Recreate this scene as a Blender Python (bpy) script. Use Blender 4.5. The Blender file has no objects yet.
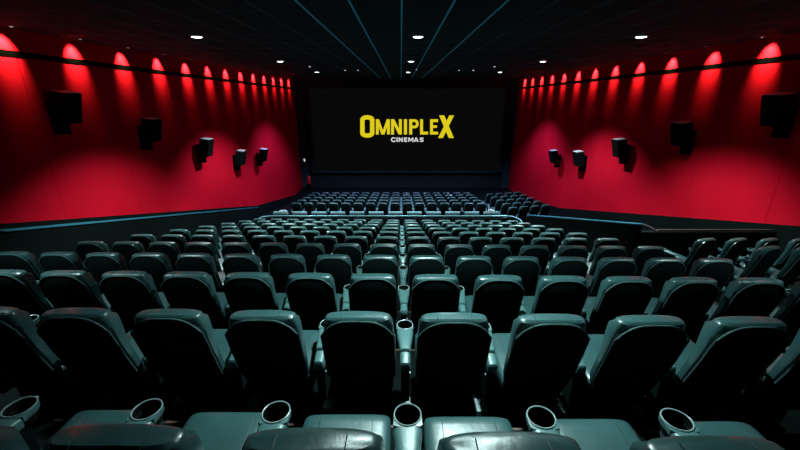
import bpy, bmesh, math, random
from mathutils import Vector, Matrix
random.seed(7)
scene = bpy.context.scene
C = scene.collection
PI = math.pi

# ---------------------------------------------------------------- camera, world, exposure
CZ = 8.0                                  # eye height in world metres
TH = math.radians(19.08)                  # downward pitch
F = 370.0                                 # focal length in pixels of an 800 px frame
cam_d = bpy.data.cameras.new('camera'); cam = bpy.data.objects.new('camera', cam_d); C.objects.link(cam)
cam_d.sensor_width = 36; cam_d.lens = F / 800 * 36; cam_d.shift_x = -1 / 800; cam_d.clip_start = .05; cam_d.clip_end = 100
cam.location = (0, 0, CZ); cam.rotation_euler = (PI / 2 - TH, 0, 0)
scene.camera = cam
w = bpy.data.worlds.new('world'); scene.world = w; w.use_nodes = True
w.node_tree.nodes['Background'].inputs[0].default_value = (.01, .05, .055, 1)
w.node_tree.nodes['Background'].inputs[1].default_value = .15
scene.view_settings.view_transform = 'Standard'; scene.view_settings.look = 'None'
scene.view_settings.gamma = 1; scene.view_settings.exposure = 0.0

# room numbers (metres; heights are below the eye: z = CZ - d)
XL, XR, YF, YB, H = -7.7, 8.4, 28.6, -1.6, 1.28
XC = .38
S = .62
ZT = CZ + H
DOWN_W = 2050.0; DOWN_COL = (.72, 1.0, .98)
SPOT_W = 290.0; SPOT_COL = (1.0, 1.0, .38)
def rowY(k): return .785 + 1.203 * k
def rowD(k): return 2.048 + .3255 * k      # floor depth of upper row k
def lowY(j): return 17.84 + 1.065 * j
def lowD(j): return 6.07 + .135 * j
def skew(x): return -.024 * x

# ---------------------------------------------------------------- materials
def mat(name, col, rough=.5, metal=0, bump=0, bscale=60, spec=.5, var=0, vscale=4, coat=0, sheen=0):
    m = bpy.data.materials.new(name); m.use_nodes = True
    nt = m.node_tree; b = nt.nodes['Principled BSDF']
    b.inputs['Base Color'].default_value = (*col, 1); b.inputs['Roughness'].default_value = rough
    b.inputs['Metallic'].default_value = metal; b.inputs['Specular IOR Level'].default_value = spec
    b.inputs['Coat Weight'].default_value = coat; b.inputs['Sheen Weight'].default_value = sheen
    tc = nt.nodes.new('ShaderNodeTexCoord')
    if bump:
        n = nt.nodes.new('ShaderNodeTexNoise'); n.inputs['Scale'].default_value = bscale; n.inputs['Detail'].default_value = 4
        bp = nt.nodes.new('ShaderNodeBump'); bp.inputs['Strength'].default_value = bump; bp.inputs['Distance'].default_value = .01
        nt.links.new(tc.outputs['Object'], n.inputs['Vector']); nt.links.new(n.outputs['Fac'], bp.inputs['Height'])
        nt.links.new(bp.outputs['Normal'], b.inputs['Normal'])
    if var:
        n = nt.nodes.new('ShaderNodeTexNoise'); n.inputs['Scale'].default_value = vscale; n.inputs['Detail'].default_value = 3
        r = nt.nodes.new('ShaderNodeValToRGB')
        r.color_ramp.elements[0].position = .3; r.color_ramp.elements[1].position = .7
        r.color_ramp.elements[0].color = (*[c * (1 - var) for c in col], 1); r.color_ramp.elements[1].color = (*[min(1, c * (1 + var)) for c in col], 1)
        nt.links.new(tc.outputs['Object'], n.inputs['Vector']); nt.links.new(n.outputs['Fac'], r.inputs['Fac'])
        nt.links.new(r.outputs['Color'], b.inputs['Base Color'])
    return m
def emis(name, col, strength):
    m = bpy.data.materials.new(name); m.use_nodes = True; nt = m.node_tree
    b = nt.nodes['Principled BSDF']; b.inputs['Base Color'].default_value = (0, 0, 0, 1); b.inputs['Specular IOR Level'].default_value = 0
    b.inputs['Emission Color'].default_value = (*col, 1); b.inputs['Emission Strength'].default_value = strength
    return m
LEATHER = mat('teal_grey_leather', (.023, .066, .069), .36, spec=.7, coat=.25, bump=.25, bscale=14, var=.12, vscale=7)
ARM = mat('armrest_vinyl', (.05, .125, .125), .40, bump=.1, bscale=40)
PIPE = mat('glossy_piping', (.05, .10, .10), .25)
SHELL = mat('black_seat_shell', (.0014, .005, .005), .8, spec=.08, bump=.15, bscale=200)
SEAM = mat('dark_stitching', (.012, .035, .036), .6)
RIM = mat('cup_rim_plastic', (.22, .30, .30), .3)
WELL = mat('cup_well_black', (.002, .003, .003), .6, spec=.15)
STEEL = mat('dull_bracket_steel', (.30, .36, .36), .4, metal=.6)
CARPET = mat('black_carpet', (.0015, .004, .004), .95, spec=.1, bump=.4, bscale=150, var=.3, vscale=12)
DADO = mat('black_dado_paint', (.0012, .0036, .0036), .85, spec=.1, var=.2, vscale=2)
CEIL = mat('black_ceiling_tile', (.0008, .028, .034), .9, spec=.1, var=.2, vscale=1.5)
GRID = mat('ceiling_grid_metal', (.02, .20, .26), .6)
STRIP = emis('dim_teal_light_strip', (.006, .042, .058), 1.0)
NOSE = mat('brown_step_nosing', (.08, .038, .03), .6)
TRUNK = mat('matt_black_trunking', (.0012, .0010, .0010), 1.0, spec=0)
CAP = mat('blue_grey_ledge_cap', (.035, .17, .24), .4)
RAILM = mat('rail_grey_metal', (.10, .22, .24), .35, metal=.3)
BOX = mat('black_speaker_cabinet', (.003, .005, .005), .9, spec=.05, bump=.1, bscale=80)
GRILLE = mat('black_speaker_grille', (.003, .004, .004), .9, spec=.05, bump=.5, bscale=400)
SPTOP = mat('speaker_top_painted_light', (.60, .52, .52), .6)  # pale colour stands for ceiling light on the black cabinet tops
MASK = mat('dark_teal_masking_cloth', (.001, .010, .010), .9, var=.2, vscale=1)
MASKL = mat('screen_frame_felt', (.004, .030, .032), .8)
PAD = mat('pale_padded_vinyl', (.20, .34, .34), .4, bump=.1, bscale=30)
WHITE = mat('white_plastic', (.75, .75, .75), .5)
EXTR = mat('extinguisher_red', (.5, .02, .02), .35)
DULLW = mat('lamp_trim_ring', (.12, .14, .14), .5)
SCREEN = emis('unlit_screen', (.0024, .0024, .0023), 1.0)
YELL = emis('projected_yellow', (.74, .60, .012), 1.0)
WTXT = emis('projected_white', (.66, .68, .66), 1.0)
LAMP = emis('downlight_glow', (.85, 1, .97), 9)
LAMPS = emis('small_lamp_glow', (.85, .95, 1), 2.2)

# red fabric with thin panel seams every few metres along the wall
RED = bpy.data.materials.new('red_wall_fabric'); RED.use_nodes = True
nt = RED.node_tree; b = nt.nodes['Principled BSDF']; b.inputs['Roughness'].default_value = 1; b.inputs['Specular IOR Level'].default_value = 0
tc = nt.nodes.new('ShaderNodeTexCoord'); sp = nt.nodes.new('ShaderNodeSeparateXYZ'); nt.links.new(tc.outputs['Object'], sp.inputs[0])
m1 = nt.nodes.new('ShaderNodeMath'); m1.operation = 'MODULO'; m1.inputs[1].default_value = 2.4; nt.links.new(sp.outputs['Y'], m1.inputs[0])
m2 = nt.nodes.new('ShaderNodeMath'); m2.operation = 'COMPARE'; m2.inputs[1].default_value = .9; m2.inputs[2].default_value = .012; nt.links.new(m1.outputs[0], m2.inputs[0])
ns = nt.nodes.new('ShaderNodeTexNoise'); ns.inputs['Scale'].default_value = 1.1; ns.inputs['Detail'].default_value = 5; nt.links.new(tc.outputs['Object'], ns.inputs['Vector'])
rp = nt.nodes.new('ShaderNodeValToRGB'); rp.color_ramp.elements[0].position = .3; rp.color_ramp.elements[1].position = .7
rp.color_ramp.elements[0].color = (.50, .0045, .016, 1); rp.color_ramp.elements[1].color = (.57, .0056, .020, 1)
nt.links.new(ns.outputs['Fac'], rp.inputs['Fac'])
mx = nt.nodes.new('ShaderNodeMix'); mx.data_type = 'RGBA'; nt.links.new(m2.outputs[0], mx.inputs[0])
nt.links.new(rp.outputs['Color'], mx.inputs[6]); mx.inputs[7].default_value = (.40, .0025, .012, 1)
nt.links.new(mx.outputs[2], b.inputs['Base Color'])

# ---------------------------------------------------------------- helpers
def obj(name, bm, m, parent=None, smooth=False, **props):
    me = bpy.data.meshes.new(name); bmesh.ops.recalc_face_normals(bm, faces=bm.faces[:]); bm.to_mesh(me); bm.free()
    if smooth:
        me.polygons.foreach_set('use_smooth', [True] * len(me.polygons)); 
        me.set_sharp_from_angle(angle=math.radians(40))
    me.materials.append(m)
    o = bpy.data.objects.new(name, me); C.objects.link(o)
    if parent: o.parent = parent
    for k, v in props.items(): o[k] = v
    return o
def struct(name, bm, m, smooth=False): return obj(name, bm, m, None, smooth, kind='structure')
def thing(name, label, cat, loc=(0, 0, 0), rotz=0, group=None):
    o = bpy.data.objects.new(name, None); C.objects.link(o); o.empty_display_size = .1
    o.location = loc; o.rotation_euler = (0, 0, rotz); o['label'] = label; o['category'] = cat
    if group: o['group'] = group
    return o
def dup(root, loc, rotz, label, group):
    r = root.copy(); C.objects.link(r); r.location = loc; r.rotation_euler = (0, 0, rotz); r['label'] = label; r['group'] = group
    for ch in list(root.children):
        if ch.name.endswith('~'): continue
        c = ch.copy(); C.objects.link(c); c.parent = r
        for g in list(ch.children):
            d = g.copy(); C.objects.link(d); d.parent = c
    return r
def box(bm, x0, x1, y0, y1, z0, z1, bev=0, M=None):
    r = bmesh.ops.create_cube(bm, size=1)
    vs = r['verts']
    for v in vs:
        v.co = Vector(((x0 + x1) / 2 + v.co.x * (x1 - x0), (y0 + y1) / 2 + v.co.y * (y1 - y0), (z0 + z1) / 2 + v.co.z * (z1 - z0)))
    if bev:
        es = list({e for v in vs for e in v.link_edges})
        rr = bmesh.ops.bevel(bm, geom=es, offset=bev, segments=2, affect='EDGES', profile=.6)
        vs = list({v for f in rr['faces'] for v in f.verts} | {v for v in vs if v.is_valid})
    if M is not None:
        for v in vs: v.co = M @ v.co
    return vs
def hexa(bm, p):   # eight points: bottom 4 ccw, top 4 ccw
    v = [bm.verts.new(q) for q in p]
    for f in ((3, 2, 1, 0), (4, 5, 6, 7), (0, 1, 5, 4), (1, 2, 6, 5), (2, 3, 7, 6), (3, 0, 4, 7)): bm.faces.new([v[i] for i in f])
def loft(bm, rings, cap=True):
    vv = [[bm.verts.new(p) for p in r] for r in rings]
    n = len(vv[0])
    for a, c in zip(vv, vv[1:]):
        for i in range(n): bm.faces.new((a[i], a[(i + 1) % n], c[(i + 1) % n], c[i]))
    if cap: bm.faces.new(vv[0][::-1]); bm.faces.new(vv[-1])
def srect(cx, cy, hx, hy, n=24, e=3.5):
    out = []
    for i in range(n):
        t = 2 * PI * (i + .5) / n; c, s = math.cos(t), math.sin(t)
        out.append((cx + hx * math.copysign(abs(c) ** (2 / e), c), cy + hy * math.copysign(abs(s) ** (2 / e), s)))
    return out
def tube(bm, pts, r, n=8, cap=True):
    pts = [Vector(p) for p in pts]; rings = []
    for i, p in enumerate(pts):
        d = (pts[min(i + 1, len(pts) - 1)] - pts[max(i - 1, 0)]).normalized()
        up = Vector((0, 0, 1)) if abs(d.z) < .9 else Vector((0, 1, 0))
        a = d.cross(up).normalized(); bb = a.cross(d)
        rr = r[i] if isinstance(r, (list, tuple)) else r
        rings.append([p + a * math.cos(t) * rr + bb * math.sin(t) * rr for t in [2 * PI * j / n for j in range(n)]])
    loft(bm, rings, cap)
def lathe(bm, prof, c=(0, 0, 0), n=24):
    rings = [[(c[0] + r * math.cos(2 * PI * i / n), c[1] + r * math.sin(2 * PI * i / n), c[2] + z) for i in range(n)] for r, z in prof]
    loft(bm, rings, False)
ORD = ['nearest', 'second', 'third', 'fourth', 'fifth', 'sixth', 'seventh', 'eighth', 'ninth', 'tenth', 'eleventh', 'twelfth', 'thirteenth']
ORDF = ['first'] + ORD[1:]

# ---------------------------------------------------------------- floor and shell
bm = bmesh.new()
def slab(x0, x1, y0, y1, d, sk0=True, sk1=True, base=8.6):
    a = lambda x, y, s: y + (skew(x) if s else 0)
    z1, z0 = CZ - d, CZ - base
    hexa(bm, [(x0, a(x0, y0, sk0), z0), (x1, a(x1, y0, sk0), z0), (x1, a(x1, y1, sk1), z0), (x0, a(x0, y1, sk1), z0),
              (x0, a(x0, y0, sk0), z1), (x1, a(x1, y0, sk0), z1), (x1, a(x1, y1, sk1), z1), (x0, a(x0, y1, sk1), z1)])
slab(XL, XR, YB, rowY(0) - .12, rowD(0) - .325, False, True)
XP = 5.25                                  # right edge of the upper block floor where the entrance pit begins
for k in range(11):
    slab(XL, XR if k <= 5 else XP, rowY(k) - .12, rowY(k) + 1.08, rowD(k))
y6 = rowY(5) + 1.08
slab(XP, XR, y6, 17.0, 6.35, True, False)
slab(XL, XP, rowY(10) + 1.08, 16.35, rowD(11), True, False)
slab(XL, XP - .55, 16.35, lowY(0) + .95, lowD(0), False, False)
for j in range(1, 5):
    slab(XL, XP - .5, lowY(j) - .115, lowY(j) + (.95 if j < 4 else 1.3), lowD(j), False, False)
slab(XL, XP - .5, lowY(4) + 1.3, YF, lowD(5), False, False)
slab(XP - .5, XP, 16.35, 17.0, 6.35, False, False)
def sideD(j): return 6.05 + .08 * j
def sidepos(j, c): return 5.40 + .58 * c - .05 * j, 17.0 + .97 * j + .15 * c
for j in range(5):
    x0, x1 = XP - .5, XR
    ys = lambda x: .15 / .58 * (x - 5.4)
    y0, y1 = 17.0 + .97 * j - .16, 17.0 + .97 * (j + 1) - .16 + (.3 if j == 4 else 0)
    z1, z0 = CZ - sideD(j), CZ - 8.6
    hexa(bm, [(x0, y0 + ys(x0), z0), (x1, y0 + ys(x1), z0), (x1, y1 + ys(x1), z0), (x0, y1 + ys(x0), z0),
              (x0, y0 + ys(x0), z1), (x1, y0 + ys(x1), z1), (x1, y1 + ys(x1), z1), (x0, y1 + ys(x0), z1)])
slab(XP - .5, XR, 21.4, YF, lowD(5), False, False)
struct('floor', bm, CARPET)
bm = bmesh.new()
for k in range(0, 7):
    y = rowY(k) + 1.08; x0, x1 = -5.7, 4.5; z = CZ - rowD(k)
    hexa(bm, [(x0, y - .012 + skew(x0), z - .03), (x1, y - .012 + skew(x1), z - .03), (x1, y + .006 + skew(x1), z - .03), (x0, y + .006 + skew(x0), z - .03),
              (x0, y - .012 + skew(x0), z + .004), (x1, y - .012 + skew(x1), z + .004), (x1, y + .006 + skew(x1), z + .004), (x0, y + .006 + skew(x0), z + .004)])
struct('trim_1', bm, NOSE)

bm = bmesh.new(); box(bm, XL - .3, XR + .3, YB - .2, YF + .3, ZT, ZT + .15); struct('ceiling', bm, CEIL)
bm = bmesh.new()                           # the ceiling's metal grid
GS = .73
for i in range(-9, 11):
    x = .01 + i * GS; wd = .005
    if XL < x < XR and abs(i) > 2: box(bm, x - wd, x + wd, YB, YF - .4, ZT - .006, ZT + .01)
for i in range(24):
    y = .6 + i * 1.2
    if y < YF - .5: box(bm, XL, XR, y - .003, y + .003, ZT - .004, ZT + .01)
struct('trim_2', bm, GRID)
for i, nm in zip(range(-2, 3), ('outer left', 'inner left', 'central', 'inner right', 'outer right')):
    bm = bmesh.new(); box(bm, -.013, .013, YB, YF - .4, -.008, 0)
    o = obj('light_strip', bm, STRIP, None, label='thin dim teal light strip running along the ceiling to the screen, the %s one' % nm, category='light strip', group='teal ceiling light strips'); o.location = (.01 + i * GS, 0, ZT - .022)

def side_wall(name, X, sgn, pts, thick=.12):
    bm = bmesh.new()
    for (ya, da), (yb, db) in zip(pts, pts[1:]):
        xa, xb = X, X + sgn * thick
        hexa(bm, [(xa, ya, CZ - da), (xa, yb, CZ - db), (xb, yb, CZ - db), (xb, ya, CZ - da),
                  (xa, ya, ZT), (xa, yb, ZT), (xb, yb, ZT), (xb, ya, ZT)])
    bmesh.ops.remove_doubles(bm, verts=bm.verts[:], dist=1e-4)
    return struct(name, bm, RED)
LP = [(YB, .13), (6.72, 2.30), (19.05, 5.49), (YF, 7.15)]
RP = [(YB, .22), (7.36, 2.57), (18.77, 5.54), (YF, 7.15)]
side_wall('wall_left', XL, -1, LP); side_wall('wall_right', XR, 1, RP)
for nm, X, s, P in (('baseboard_left', XL, -1, LP), ('baseboard_right', XR, 1, RP)):
    bm = bmesh.new()
    for (ya, da), (yb, db) in zip(P, P[1:]):
        xa, xb = X - s * .05, X + s * .12
        hexa(bm, [(xa, ya, CZ - 8.6), (xa, yb, CZ - 8.6), (xb, yb, CZ - 8.6), (xb, ya, CZ - 8.6),
                  (xa, ya, CZ - da), (xa, yb, CZ - db), (xb, yb, CZ - db), (xb, ya, CZ - da)])
    struct(nm, bm, DADO)
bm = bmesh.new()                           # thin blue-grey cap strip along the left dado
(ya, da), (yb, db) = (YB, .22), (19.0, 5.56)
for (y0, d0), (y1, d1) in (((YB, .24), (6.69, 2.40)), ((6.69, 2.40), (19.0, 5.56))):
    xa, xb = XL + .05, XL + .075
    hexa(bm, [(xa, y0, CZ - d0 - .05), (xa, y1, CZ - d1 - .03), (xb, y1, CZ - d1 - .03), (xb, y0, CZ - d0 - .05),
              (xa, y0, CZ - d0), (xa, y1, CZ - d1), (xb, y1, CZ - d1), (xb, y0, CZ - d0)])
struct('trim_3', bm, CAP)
for nm, X, s in (('trim_4', XL, 1), ('trim_5', XR, -1)):        # black cable trunking high on each side wall
    bm = bmesh.new(); xa, xb = X - s * .01, X + s * .012
    y0, y1, h0, h1 = YB, YF, .92, .58
    hexa(bm, [(xa, y0, CZ + h0 - .06), (xa, y1, CZ + h1 - .06), (xb, y1, CZ + h1 - .06), (xb, y0, CZ + h0 - .06),
              (xa, y0, CZ + h0 + .055), (xa, y1, CZ + h1 + .055), (xb, y1, CZ + h1 + .055), (xb, y0, CZ + h0 + .055)])
    struct(nm, bm, TRUNK)
bm = bmesh.new(); box(bm, XL - .12, XR + .12, YF, YF + .2, CZ - 8.6, ZT); struct('wall_front', bm, MASK)
bm = bmesh.new(); box(bm, XL - .12, XR + .12, YB - .15, YB, CZ - 8.6, ZT); struct('wall_back', bm, DADO)
bm = bmesh.new()                            # black returns at both ends of the front wall and a soffit over the screen
box(bm, XL, XL + .55, YF - .25, YF, CZ - 8.2, ZT); box(bm, XR - .55, XR, YF - .25, YF, CZ - 8.2, ZT)
box(bm, XL, XR, YF - .35, YF, ZT - .12, ZT)
struct('trim_6', bm, MASKL)

# entrance pit parapets on the right
bm = bmesh.new()
(ya, da), (yb, db) = (7.62, 2.63), (14.45, 4.60)
hexa(bm, [(5.15, ya, CZ - 8.6), (5.27, ya, CZ - 8.6), (5.27, yb, CZ - 8.6), (5.15, yb, CZ - 8.6),
          (5.15, ya, CZ - da), (5.27, ya, CZ - da), (5.27, yb, CZ - db), (5.15, yb, CZ - db)])
box(bm, 5.27, XR - .05, 7.72, 7.84, CZ - 8.6, CZ - 2.84)
struct('wall_pit', bm, DADO)
t = thing('handrail', 'blue grey handrail sloping down beside the right aisle, lit along its top', 'handrail', (5.21, 7.6, CZ - 2.6))
bm = bmesh.new(); tube(bm, [(0, -.05, -.0), (0, 6.9, -1.98)], .026, 10); obj('rail', bm, CAP, t, True)
bm = bmesh.new(); tube(bm, [(0, -.05, 0), (.12, -.02, -.04), (.36, .02, -.17), (.46, .1, -.2)], .022, 8); obj('rail_end', bm, STEEL, t, True)
for i in range(6):
    yy = .4 + i * 1.25; bm = bmesh.new(); tube(bm, [(0, yy, -.287 * yy - .02), (0, yy, -.287 * yy - .08)], .014, 8); obj('bracket', bm, RAILM, t, True)
t = thing('parapet_rail', 'brownish level rail on the low wall in front of right side seats', 'handrail', (5.7, 7.78, CZ - 2.84))
bm = bmesh.new(); tube(bm, [(0, 0, .03), (2.6, 0, .03)], .02, 8); obj('rail', bm, NOSE, t, True)
for i in range(3):
    bm = bmesh.new(); box(bm, .3 + i * 1 - .015, .3 + i * 1 + .015, -.015, .015, 0, .03); obj('bracket', bm, NOSE, t)

# cross aisle barrier
bm = bmesh.new(); box(bm, -5.6, 4.62, 14.46, 14.58, CZ - rowD(11) - .01, CZ - 4.72); struct('wall_aisle', bm, DADO)
t = thing('barrier_rail', 'long grey rail with curved ends running across the cross aisle', 'handrail', (0, 14.52, CZ - 4.72))
pts = [(-6.1, -.75, -.18), (-5.95, -.35, -.05), (-5.7, -.08, .07), (-5.4, 0, .09), (4.2, 0, .09), (4.6, -.05, .08), (4.85, -.25, 0), (4.9, -.5, -.12)]
bm = bmesh.new(); tube(bm, pts, .028, 10); obj('rail', bm, RAILM, t, True)
for x in [-5.3 + i * 1.18 for i in range(9)]:
    bm = bmesh.new(); tube(bm, [(x, 0, 0), (x, 0, .08)], .014, 8); obj('bracket', bm, RAILM, t, True)
for (x, y, z) in ((-6.1, -.75, -.18), (4.9, -.5, -.12)):
    bm = bmesh.new(); tube(bm, [(x, y, z), (x, y, -(rowD(11) - 4.72))], .02, 8); obj('post', bm, STEEL, t, True)

# ---------------------------------------------------------------- screen and its projected sign
t = thing('cinema_screen', 'wide black cinema screen on the front wall showing a yellow and white sign', 'screen', (XC + .08, YF - .06, CZ - 5.38))
SW, SH = 14.1, 5.95
bm = bmesh.new(); box(bm, -SW / 2, SW / 2, -.16, -.10, 0, SH); scr = obj('screen_surface', bm, SCREEN, t)
bm = bmesh.new()
for a in ((-SW / 2 - .22, SW / 2 + .22, SH, SH + .12), (-SW / 2 - .22, SW / 2 + .22, -.14, 0), (-SW / 2 - .22, -SW / 2, 0, SH), (SW / 2, SW / 2 + .22, 0, SH)):
    box(bm, a[0], a[1], -.22, 0.0, a[2], a[3])
obj('screen_frame', bm, MASKL, t)
YS = YF - .06 - .16 - .004
def onscreen(gx, gy):
    px, py = 340 + gx / 5.714, 100 + gy / 5.714
    dx, du = px - 401, 225 - py
    dy = F * math.cos(TH) + du * math.sin(TH); dz = -F * math.sin(TH) + du * math.cos(TH)
    k = YS / dy
    return Vector((dx * k, 0, dz * k))
SX, SZ0 = XC + .08, CZ - 5.38
def ribbon(bm, pts, wd, closed=False):      # flat stroke with mitred joints, in sign units
    n = len(pts); L = []; R = []
    P = [Vector(p) for p in pts]
    for i in range(n):
        a = P[i - 1] if (i or closed) else None; c = P[(i + 1) % n] if (i < n - 1 or closed) else None
        d1 = (P[i] - a).normalized() if a is not None else None; d2 = (c - P[i]).normalized() if c is not None else None
        d1 = d1 or d2; d2 = d2 or d1
        t_ = (d1 + d2).normalized(); nn = Vector((-t_.y, t_.x)); k = 1 / max(.45, nn.dot(Vector((-d1.y, d1.x))))
        L.append(P[i] + nn * wd / 2 * k); R.append(P[i] - nn * wd / 2 * k)
    segs = range(n if closed else n - 1)
    for i in segs:
        j = (i + 1) % n
        q = [L[i], L[j], R[j], R[i]]
        lo = [onscreen(*p) for p in q]
        hexa(bm, [(v.x - SX, .0 - .172, CZ + v.z - SZ0) for v in lo] + [(v.x - SX, -.160, CZ + v.z - SZ0) for v in lo])
def par(bm, xt, yt, xb, yb, wd):            # slanted bar cut off level at both ends
    lo = [onscreen(*p) for p in ((xt - wd / 2, yt), (xt + wd / 2, yt), (xb + wd / 2, yb), (xb - wd / 2, yb))]
    hexa(bm, [(v.x - SX, -.172, CZ + v.z - SZ0) for v in lo] + [(v.x - SX, -.160, CZ + v.z - SZ0) for v in lo])
def arc(cx, cy, rx, ry, a0, a1, n=10): return [(cx + rx * math.cos(math.radians(a0 + (a1 - a0) * i / n)), cy + ry * math.sin(math.radians(a0 + (a1 - a0) * i / n))) for i in range(n + 1)]
bm = bmesh.new()
O = arc(156, 113, 28, 14, 180, 360) + arc(156, 189, 28, 14, 0, 180)
ribbon(bm, O, 24.5, True)
ribbon(bm, [(213, 197), (213, 110)], 16); ribbon(bm, [(277, 197), (277, 110)], 16); par(bm, 214, 110, 245, 197, 17); par(bm, 276, 110, 245, 197, 17)
ribbon(bm, [(300, 197), (300, 110)], 16); ribbon(bm, [(345, 197), (345, 110)], 16); par(bm, 301, 110, 344, 197, 18)
ribbon(bm, [(374, 197), (374, 110)], 17)
ribbon(bm, [(404, 197), (404, 110)], 17); ribbon(bm, [(404, 118), (426, 118)] + arc(428, 136, 14, 18, -80, 80, 8) + [(426, 154), (404, 154)], 15)
ribbon(bm, [(466, 110), (466, 189), (503, 189)], 16)
ribbon(bm, [(560, 118), (523, 118), (523, 189), (560, 189)], 16); ribbon(bm, [(523, 152), (554, 152)], 14)
par(bm, 581, 88, 636, 217, 29); par(bm, 638, 88, 574, 217, 27)
obj('yellow_lettering', bm, YELL, t, label='yellow block lettering with tall first and last letters')
bm = bmesh.new(); y0, y1, ym = 214, 239, 226.5; wl = 6.2
ribbon(bm, [(317, 219)] + arc(304, ym, 9.5, 10.5, -60, -300, 10) + [(317, 234)], wl)
ribbon(bm, [(326, y0), (326, y1)], 7)
ribbon(bm, [(338, y1), (338, y0)], wl); ribbon(bm, [(356, y1), (356, y0)], wl); ribbon(bm, [(338, y0 + 1), (356, y1 - 1)], wl)
ribbon(bm, [(384, y0 + 3), (369, y0 + 3), (369, y1 - 3), (384, y1 - 3)], wl); ribbon(bm, [(369, ym), (382, ym)], 5.5)
ribbon(bm, [(393, y1), (393, y0)], wl); ribbon(bm, [(416, y1), (416, y0)], wl); ribbon(bm, [(393, y0 + 1), (404.5, 233)], wl); ribbon(bm, [(416, y0 + 1), (404.5, 233)], wl)
ribbon(bm, [(424, y1), (435, y0)], wl); ribbon(bm, [(446, y1), (435, y0)], wl); ribbon(bm, [(428, 233), (442, 233)], 5)
ribbon(bm, [(477, 218), (466, 217), (459, 219), (459, 224), (468, 227), (474, 230), (474, 234), (467, 237), (456, 235)], 6)
obj('white_lettering', bm, WTXT, t, label='small white lettering under the yellow word')

# ---------------------------------------------------------------- ceiling downlights
def downlight(x, y, label, group, big=True, power=None, col=None, size=108, blend=.6):
    t = thing('downlight', label, 'ceiling light', (x, y, ZT), 0, group)
    r = .112 if big else .04
    bm = bmesh.new(); lathe(bm, [(r * 1.25, 0), (r * 1.25, -.012), (r * 1.02, -.02), (r, -.012)], n=24); obj('trim_ring', bm, DULLW, t, True)
    bm = bmesh.new(); lathe(bm, [(r, -.008), (r, -.016), (r * .8, -.026), (0.001, -.030)], n=24); obj('diffuser', bm, LAMP if big else LAMPS, t, True)
    if power:
        l = bpy.data.lights.new('downlight_beam', 'SPOT'); l.energy = power; l.color = col or DOWN_COL; l.spot_size = math.radians(size); l.spot_blend = blend; l.shadow_soft_size = .10
        lo = bpy.data.objects.new('downlight_beam', l); C.objects.link(lo); lo.parent = t; lo.location = (0, 0, -.14)
    return t
side = {0: 'left', 1: 'centre', 2: 'right'}
for r_, y in enumerate((3.0, 9.16, 15.2, 21.6)):
    for c_, x in enumerate((-4.55, XC, 5.35)):
        if r_ == 0: lab = 'round recessed ceiling downlight overhead near the back rows, %s one' % side[c_]
        else: lab = 'bright round ceiling downlight, %s one of the %s row counted from the camera' % (side[c_], ORDF[r_ - 1])
        pw = DOWN_W * ((.34, .52, .34)[c_] if r_ == 0 else (0, 1, 1, .62)[r_])
        downlight(x, y, lab, 'main ceiling downlights', True, pw, [None, None, (.72, 1, 1.2), (.8, 1.0, 1.9)][r_], (100, 114, 100)[c_] if r_ == 0 else 108, .9 if r_ == 0 else .55 if r_ == 0 else .6)
for x, y, lab in ((-2.8, 20, 'tiny dim ceiling spot left of centre near the screen, outer of the pair'), (-2.15, 20, 'tiny dim ceiling spot left of centre near the screen, inner of the pair'),
             (2.9, 20, 'tiny dim ceiling spot right of centre near the screen, inner of the pair'), (3.6, 20, 'tiny dim ceiling spot right of centre near the screen, outer of the pair'),
             (.75, 19.6, 'tiny dim ceiling spot just right of the central ceiling line'), (-4.0, 17.6, 'tiny dim ceiling spot far left between the left downlights'), (4.1, 17.6, 'tiny dim ceiling spot far right between the right downlights')):
    downlight(x, y, lab, 'tiny ceiling spots', False)
# wall washing lamps close to both side walls, each with a narrow beam down the fabric
def wallspot(x, y, wx, label, group):
    t = thing('wall_washer', label, 'ceiling spotlight', (x, y, ZT), 0, group)
    bm = bmesh.new(); lathe(bm, [(.05, 0), (.05, -.014), (.038, -.018), (.036, -.008)], n=16); obj('trim_ring', bm, DULLW, t, True)
    bm = bmesh.new(); lathe(bm, [(.036, -.006), (.03, -.013), (.001, -.015)], n=16); obj('lens', bm, LAMPS, t, True)
    l = bpy.data.lights.new('washer_beam', 'SPOT'); l.energy = SPOT_W; l.color = SPOT_COL; l.spot_size = math.radians(68); l.spot_blend = 1.0; l.shadow_soft_size = .045
    lo = bpy.data.objects.new('washer_beam', l); C.objects.link(lo); lo.parent = t; lo.location = (0, 0, -.04)
    d = Vector((wx - x, 0, -.35)); lo.rotation_euler = d.to_track_quat('-Z', 'Y').to_euler()
for k in range(-1, 13):
    nm = 'just outside the picture edge' if k < 0 else '%s from the camera' % ORDF[k]
    wallspot(XL + .27, 7.9 + 1.6 * k, XL, 'small spotlight at the ceiling edge over the left red wall, ' + nm, 'spotlights along the left wall')
    wallspot(XR - .27, 7.65 + 1.6 * k, XR, 'small spotlight at the ceiling edge over the right red wall, ' + nm, 'spotlights along the right wall')

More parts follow.
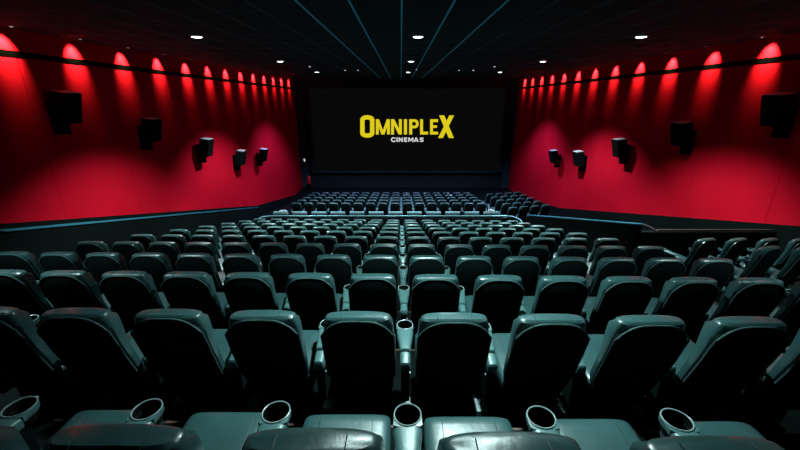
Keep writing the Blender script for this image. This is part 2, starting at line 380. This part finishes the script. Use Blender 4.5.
# ---------------------------------------------------------------- wall speakers
def speaker(px, py, sd, label):
    """px, py: where the cabinet's middle shows; the depth follows from the wall it hangs on"""
    X = (XL + .33) if sd < 0 else (XR - .33)
    zc = F * abs(X) / abs(px - 401)
    ang = TH + math.atan((py - 225) / F)
    Y = zc / (math.cos(TH) + math.tan(ang) * math.sin(TH)); D = Y * math.tan(ang)
    t = thing('wall_speaker', label, 'speaker', (X, Y, CZ - D), 0, 'loudspeakers on the left wall' if sd < 0 else 'loudspeakers on the right wall')
    s = sd                                   # s = -1: wall to the left, front faces +x
    R = Matrix.Rotation(math.radians(-s * 9), 4, 'Y')
    def cab(bm, a0, a1, dy, z0, z1, bev=.012):  # local: a = distance out from the wall side
        x0, x1 = sorted((-s * a0, -s * a1))
        box(bm, x0, x1, -dy, dy, z0, z1, bev, R)
    bm = bmesh.new()
    f0, f1, h = -.15, .19, .33
    pr = lambda a, y, z: R @ Vector((-s * a, y, z))
    # wedge cabinet, deeper at the top, with bevelled edges
    hexa(bm, [pr(f0, -.23, -h), pr(f1 - .06, -.23, -h), pr(f1 - .06, .23, -h), pr(f0, .23, -h), pr(f0 + .02, -.23, h), pr(f1, -.23, h), pr(f1, .23, h), pr(f0 + .02, .23, h)])
    bmesh.ops.bevel(bm, geom=bm.edges[:], offset=.012, segments=2, affect='EDGES')
    obj('cabinet', bm, BOX, t, True)
    bm = bmesh.new()
    hexa(bm, [pr(f1 - .055, -.21, -h + .02), pr(f1 - .04, -.21, -h + .02), pr(f1 - .04, .21, -h + .02), pr(f1 - .055, .21, -h + .02),
              pr(f1 + .002, -.21, h - .03), pr(f1 + .016, -.21, h - .03), pr(f1 + .016, .21, h - .03), pr(f1 + .002, .21, h - .03)])
    obj('grille', bm, GRILLE, t)
    bm = bmesh.new(); cab(bm, f0 + .03, f1 - .01, .22, h + .001, h + .012, .003); obj('top_highlight', bm, SPTOP, t)  # thin pale sheet painting the lamp-lit top of the cabinet
    bm = bmesh.new()
    x0, x1 = sorted((-s * -.33, -s * -.27)); box(bm, x0, x1, -.10, .10, -.58, .12, .008)
    x0, x1 = sorted((-s * -.27, -s * -.13)); box(bm, x0, x1, -.08, .08, -.20, .0, .006)
    x0, x1 = sorted((-s * -.27, -s * -.10)); box(bm, x0, x1, -.09, .09, -.57, -.25, .01)
    obj('wall_bracket', bm, BOX, t, True)
posn = ['nearest the camera', 'second from the camera', 'third and middle one', 'fourth from the camera', 'nearest the screen']
for i, (px, py) in enumerate(((66, 107.5), (151, 130), (206, 147.5), (240.5, 157.5), (263, 155))):
    speaker(px, py, -1, 'black box loudspeaker on the left red wall, ' + posn[i])
for i, (px, py) in enumerate(((778, 110), (682, 134), (620, 148), (579, 158.5), (554, 156.5))):
    speaker(px, py, 1, 'black box loudspeaker on the right red wall, ' + posn[i])

# ---------------------------------------------------------------- cinema seat
def rear_y(z):                            # S-shaped rear face: upright head, lower back swept forward
    P = ((.20, .235), (.30, .215), (.40, .170), (.50, .140), (.60, .108), (.70, .076), (.80, .047), (.90, .026), (1.0, .014), (1.10, .008))
    for (a, ya), (c, yc) in zip(P, P[1:]):
        if z <= c: return ya + (yc - ya) * max(0, z - a) / (c - a)
    return P[-1][1]
def make_seat(label, group):
    t = thing('cinema_chair', label, 'cinema seat', group=group)
    # backrest cushion, deep at the head and thinner below
    prof = [(.40, .205, .060), (.42, .215, .075), (.50, .224, .080), (.60, .229, .080), (.70, .232, .086), (.80, .233, .098), (.88, .232, .112),
            (.94, .228, .122), (.985, .222, .126), (1.012, .216, .120), (1.032, .209, .108), (1.044, .202, .090), (1.049, .190, .066)]
    rings = []
    for z, hx, th in prof:
        ry = rear_y(z) if z < 1.01 else rear_y(1.01) + (z - 1.01) * .25 + max(0, z - 1.035) * .9
        cy = ry + th / 2
        pts = srect(0, 0, hx, th / 2, 32, 3.6)
        rings.append([(x, cy + y + (.028 * (abs(x) / hx) ** 2 if y > 0 and .45 < z < 1.0 else 0), z - (.007 * (x / .2) ** 2 if z > 1.04 else 0)) for x, y in pts])
    bm = bmesh.new(); loft(bm, rings); br = obj('backrest', bm, LEATHER, t, True)
    bm = bmesh.new()                          # stitched head cushion seam across the top
    half = [(.016, 1.03), (.034, 1.0465), (.06, 1.0485), (.09, 1.047), (.118, 1.03), (.132, 1.0), (.150, .93)]
    tube(bm, [(-.11, y, z) for y, z in half[::-1]] + [(.11, y, z) for y, z in half], .0018, 5)
    obj('seam', bm, SEAM, br, True)
    # hard rear shell with an arched top edge
    bm = bmesh.new(); nu, nv = 14, 12; fr = []; bk = []
    def zt(u): return 1.036 - .115 * abs(u) ** 3.4
    for i in range(nu + 1):
        u = -1 + 2 * i / nu; u = math.copysign(abs(u) ** .8, u)
        cf, cb = [], []
        for j in range(nv + 1):
            v = j / nv; z = .27 + (zt(u) - .27) * v
            hw = .205 + .031 * min(1, v * 2.2) - .004 * v
            x = u * hw; yb = rear_y(z) - .034 * (1 - abs(u) ** 3.2) * (1 - .75 * v ** 9) - .002
            cb.append(bm.verts.new((x, yb, z))); cf.append(bm.verts.new((x, rear_y(z) + .03, z)))
        fr.append(cf); bk.append(cb)
    for i in range(nu):
        for j in range(nv):
            bm.faces.new((bk[i][j], bk[i + 1][j], bk[i + 1][j + 1], bk[i][j + 1])); bm.faces.new((fr[i][j + 1], fr[i + 1][j + 1], fr[i + 1][j], fr[i][j]))
        bm.faces.new((bk[i][nv], bk[i + 1][nv], fr[i + 1][nv], fr[i][nv])); bm.faces.new((bk[i + 1][0], bk[i][0], fr[i][0], fr[i + 1][0]))
    for i in (0, nu):
        for j in range(nv): bm.faces.new((bk[i][j], bk[i][j + 1], fr[i][j + 1], fr[i][j]))
    obj('back_shell', bm, SHELL, t, True)
    bm = bmesh.new(); pts = []
    for i in range(23):
        u = -1 + 2 * i / 22; u = math.copysign(abs(u) ** .7, u); z = zt(u) + .004; pts.append((u * .2335, rear_y(z) - .010, z))
    low = [(-.235, rear_y(z) + .0, z) for z in (.50, .62, .74, .85)]
    pts = low + pts + [(-x, y, z) for x, y, z in low[::-1]]
    tube(bm, pts, .0055, 6); obj('piping', bm, PIPE, t, True)
    # seat cushion
    bm = bmesh.new(); rings = []
    for y, hx, z0, z1 in ((.18, .20, .34, .43), (.20, .222, .32, .445), (.30, .228, .31, .452), (.45, .230, .31, .462), (.67, .230, .315, .474), (.715, .228, .325, .470), (.735, .222, .345, .457), (.742, .205, .37, .437)):
        pts = srect(0, (z0 + z1) / 2, hx, (z1 - z0) / 2, 28, 5)
        rings.append([(x, y, z) for x, z in pts])
    loft(bm, rings); cu = obj('seat_cushion', bm, LEATHER, t, True)
    bm = bmesh.new()
    half = [(.25, .450), (.45, .4625), (.68, .4735), (.73, .460), (.739, .42)]
    tube(bm, [(-.135, y, z) for y, z in half] + [(.135, y, z) for y, z in half[::-1]], .0018, 5)
    obj('seam', bm, SEAM, cu, True)
    # base under the cushion
    bm = bmesh.new(); box(bm, -.20, .20, .24, .60, .16, .33, .02); box(bm, -.15, .15, .30, .52, 0, .17, .01); box(bm, -.17, .17, .20, .30, .20, .40, .01)
    obj('base', bm, SHELL, t)
    return t
def make_console(label, group):
    t = thing('armrest_console', label, 'armrest', group=group)
    bm = bmesh.new(); rings = []
    for y, hw, z0, z1 in ((.262, .036, .575, .620), (.270, .040, .57, .630), (.33, .046, .57, .638), (.40, .055, .57, .641), (.46, .063, .57, .642), (.4875, .0665, .57, .6415)):
        rings.append([(x, y, z) for x, z in srect(0, (z0 + z1) / 2, hw, (z1 - z0) / 2, 20, 3.6)])
    loft(bm, rings); obj('arm_pad', bm, ARM, t, True)
    bm = bmesh.new(); rings = []
    for y, hw, z0, z1 in ((.150, .030, .53, .575), (.160, .036, .51, .592), (.21, .038, .50, .606), (.250, .038, .50, .614), (.258, .034, .51, .605)):
        rings.append([(x, y, z) for x, z in srect(0, (z0 + z1) / 2, hw, (z1 - z0) / 2, 16, 4)])
    loft(bm, rings); obj('rear_cap', bm, ARM, t, True)
    bm = bmesh.new(); lathe(bm, [(.0600, .646), (.0630, .6475), (.0655, .6465), (.0660, .644), (.0640, .641), (.0600, .641), (.0600, .646)], (0, .548, 0), 32)
    obj('cup_ring', bm, RIM, t, True)
    bm = bmesh.new(); lathe(bm, [(.0610, .6435), (.057, .60), (.050, .56), (.001, .556)], (0, .548, 0), 28)
    obj('cup_well', bm, WELL, t, True)
    bm = bmesh.new(); n = 32; ro, ri, rb = [], [], []
    for i in range(n):
        a = 2 * PI * (i + .5) / n; c, q = math.cos(a), math.sin(a); m = .0665
        if q < 0: m = min(.0665 / max(abs(c), 1e-6), .064 / max(-q, 1e-6))
        ro.append((c * m, .548 + q * m)); ri.append((c * .0612, .548 + q * .0612)); rb.append((c * m * .86, .548 + q * m * .86))
    loft(bm, [[(x, y, .600) for x, y in rb], [(x, y, .615) for x, y in ro], [(x, y, .641) for x, y in ro], [(x, y, .6425) for x, y in ri], [(x, y, .615) for x, y in ri], [(x * .93, .548 + (y - .548) * .93, .601) for x, y in ri]], False)
    obj('cup_collar', bm, ARM, t, True)
    bm = bmesh.new(); box(bm, -.032, .032, .18, .54, .22, .575, .012); box(bm, -.030, .030, .44, .54, 0, .24, .006); obj('side_panel', bm, SHELL, t)
    bm = bmesh.new(); box(bm, -.045, .045, .31, .445, .0, .012, .003); box(bm, -.012, .012, .40, .445, .01, .05, .003); obj('foot_plate', bm, STEEL, t)
    for s in (-1, 1):
        bm = bmesh.new(); tube(bm, [(s * .030, .21, .46), (s * .038, .21, .46)], .008, 8); obj('bolt', bm, STEEL, t, True)
    return t
seat0 = con0 = None
def put(kind, loc, rz, label, group):
    global seat0, con0
    if kind == 's':
        if seat0 is None: seat0 = make_seat(label, group); seat0.location = loc; seat0.rotation_euler.z = rz
        else: dup(seat0, loc, rz, label, group)
    else:
        if con0 is None: con0 = make_console(label, group); con0.location = loc; con0.rotation_euler.z = rz
        else: dup(con0, loc, rz, label, group)
def vis(x, y, d, m=.35):                      # does any of it fall in the photographed view
    zc = y * math.cos(TH) + d * math.sin(TH)
    return abs(x) - m < 400 / F * zc
def colword(c):                               # c = -9..-1 left, 0..6 right of the central armrest line
    return '%s left of the central armrest line' % ORDF[-c - 1] if c < 0 else '%s right of the central armrest line' % ORDF[c]
def conword(c):
    if c == 0: return 'the central one'
    return '%s left of the central one' % ORDF[-c - 1] if c < 0 else '%s right of the central one' % ORDF[c - 1]
for k in range(11):
    row = '%s row from camera' % ORDF[k]
    for c in range(-9, 7):
        x = (c + .55) * S; y = rowY(k) + skew(x); d = rowD(k)
        if not vis(x, y, d - .9, .50): continue
        put('s', (x, y, CZ - d), random.uniform(-.008, .008), 'dark teal leather seat, %s, %s' % (row, colword(c)), 'seats of the upper block')
    for c in range(-9, 8):
        x = (c + .05) * S; y = rowY(k) + skew(x); d = rowD(k)
        if not vis(x, y + .3, d - .6, .22): continue
        put('c', (x, y + .015, CZ - d), 0, 'armrest with round cup holder, %s, %s' % (row, conword(c)), 'armrests of the upper block')
for j in range(5):
    row = '%s row past cross aisle' % ORDF[j]
    for c in range(-9, 7):
        x = (c + .52) * S
        put('s', (x, lowY(j), CZ - lowD(j)), 0, 'distant teal seat, %s, %s' % (row, colword(c)), 'seats of the front block')
    for c in range(-9, 8):
        x = (c + .02) * S
        put('c', (x, lowY(j), CZ - lowD(j)), 0, 'distant cup holder armrest, %s, %s' % (row, conword(c)), 'armrests of the front block')
for j in range(5):
    for c in range(4):
        x, y = sidepos(j, c)
        put('s', (x, y, CZ - sideD(j)), math.radians(15), 'dark seat of the angled front right block, %s row, %s from the inner end' % (ORDF[j], ORDF[c]), 'seats of the angled front right block')
for k, n in ((5, 4), (4, 2)):
    for c in range(n):
        x = (9.7 + c) * S
        put('s', (x, rowY(k) + skew(4.3), CZ - rowD(k)), math.radians(17), 'inward turned dark seat beyond the right aisle, %s row there, %s from the aisle' % ('front' if k == 5 else 'rear', ORDF[c]), 'seats beyond the right aisle')
    for c in range(n + (0 if k == 5 else 0)):
        x = (9.2 + c) * S
        put('c', (x, rowY(k) + skew(4.3), CZ - rowD(k)), math.radians(17), 'armrest beyond the right aisle, %s row there, %s from the aisle' % ('front' if k == 5 else 'rear', ORDF[c]), 'armrests beyond the right aisle')

# low wide benches just past the barrier rail
def make_bench(label, x):
    t = thing('low_bench', label, 'bench', (x, 15.5, CZ - rowD(11)), 0, 'low padded benches past the barrier rail')
    bm = bmesh.new(); box(bm, -.32, .32, -.02, .09, .74, .87, .02); obj('back_pad', bm, PAD, t, True)
    bm = bmesh.new(); box(bm, -.29, .29, .0, .06, .30, .76, .01); obj('back_panel', bm, SHELL, t)
    bm = bmesh.new(); box(bm, -.32, .32, .05, .50, .36, .46, .03); obj('seat_pad', bm, SHELL, t, True)
    for sx in (-1, 1):
        bm = bmesh.new(); box(bm, sx * .27 - .02, sx * .27 + .02, .02, .46, 0, .37, .004); obj('leg', bm, SHELL, t)
    return t
b0 = None
for i in range(12):
    x = -5.29 + .84 * i; lab = 'low bench with pale padded top past the barrier rail, %s from the left' % ORDF[i]
    if b0 is None: b0 = make_bench(lab, x)
    else: dup(b0, (x, 15.5, CZ - rowD(11)), 0, lab, 'low padded benches past the barrier rail')
bm = bmesh.new(); box(bm, -.16, .16, -.04, .04, 0, .05, .01); box(bm, -.10, .12, -.03, .03, .05, .075, .005)
o = obj('folded_cloth', bm, WHITE, None, label='bright white folded cloth lying on the top of the leftmost low bench', category='cloth'); o.location = (-5.18, 15.535, CZ - rowD(11) + .87)
bm = bmesh.new(); box(bm, -.14, .14, -.04, .04, 0, .07, .01); box(bm, -.13, .02, -.035, .035, .07, .12, .01); box(bm, -.13, -.09, -.02, .02, .12, .27, .008)
o = obj('paper_stack', bm, WHITE, None, label='bright white stack with upright sheet on the rightmost low bench', category='paper'); o.location = (3.95, 15.535, CZ - rowD(11) + .87)

# fire extinguisher in the front left corner, small wall lamp by the screen
fd = lowD(5)
t = thing('fire_extinguisher', 'small dull red extinguisher on a stand in the front left corner', 'fire extinguisher', (-6.95, 27.6, CZ - fd))
bm = bmesh.new(); lathe(bm, [(.001, .5), (.13, .5), (.14, .53), (.14, 1.0), (.11, 1.08), (.05, 1.12), (.04, 1.16), (.001, 1.16)], n=20); obj('cylinder', bm, EXTR, t, True)
bm = bmesh.new(); box(bm, -.02, .10, -.02, .02, 1.16, 1.22, .005); tube(bm, [(.1, 0, 1.18), (.2, 0, 1.05), (.19, 0, .8), (.17, 0, .65)], .018, 8); obj('hose', bm, DADO, t, True)
bm = bmesh.new(); box(bm, -.17, .17, -.17, .17, .46, .5, .01); tube(bm, [(0, 0, .03), (0, 0, .47)], .03, 10); box(bm, -.16, .16, -.16, .16, 0, .03, .005); obj('stand', bm, DADO, t)
t = thing('emergency_lamp', 'tiny white lamp on dark masking left of the screen', 'wall lamp', (-7.37, YF - .25, CZ - 4.55))
bm = bmesh.new(); box(bm, -.09, .09, -.03, 0, -.13, .13, .01); obj('housing', bm, DULLW, t)
bm = bmesh.new(); box(bm, -.06, .06, -.05, -.03, -.10, .10, .01); obj('lens', bm, emis('emergency_glow', (.5, .55, .55), 1.0), t)
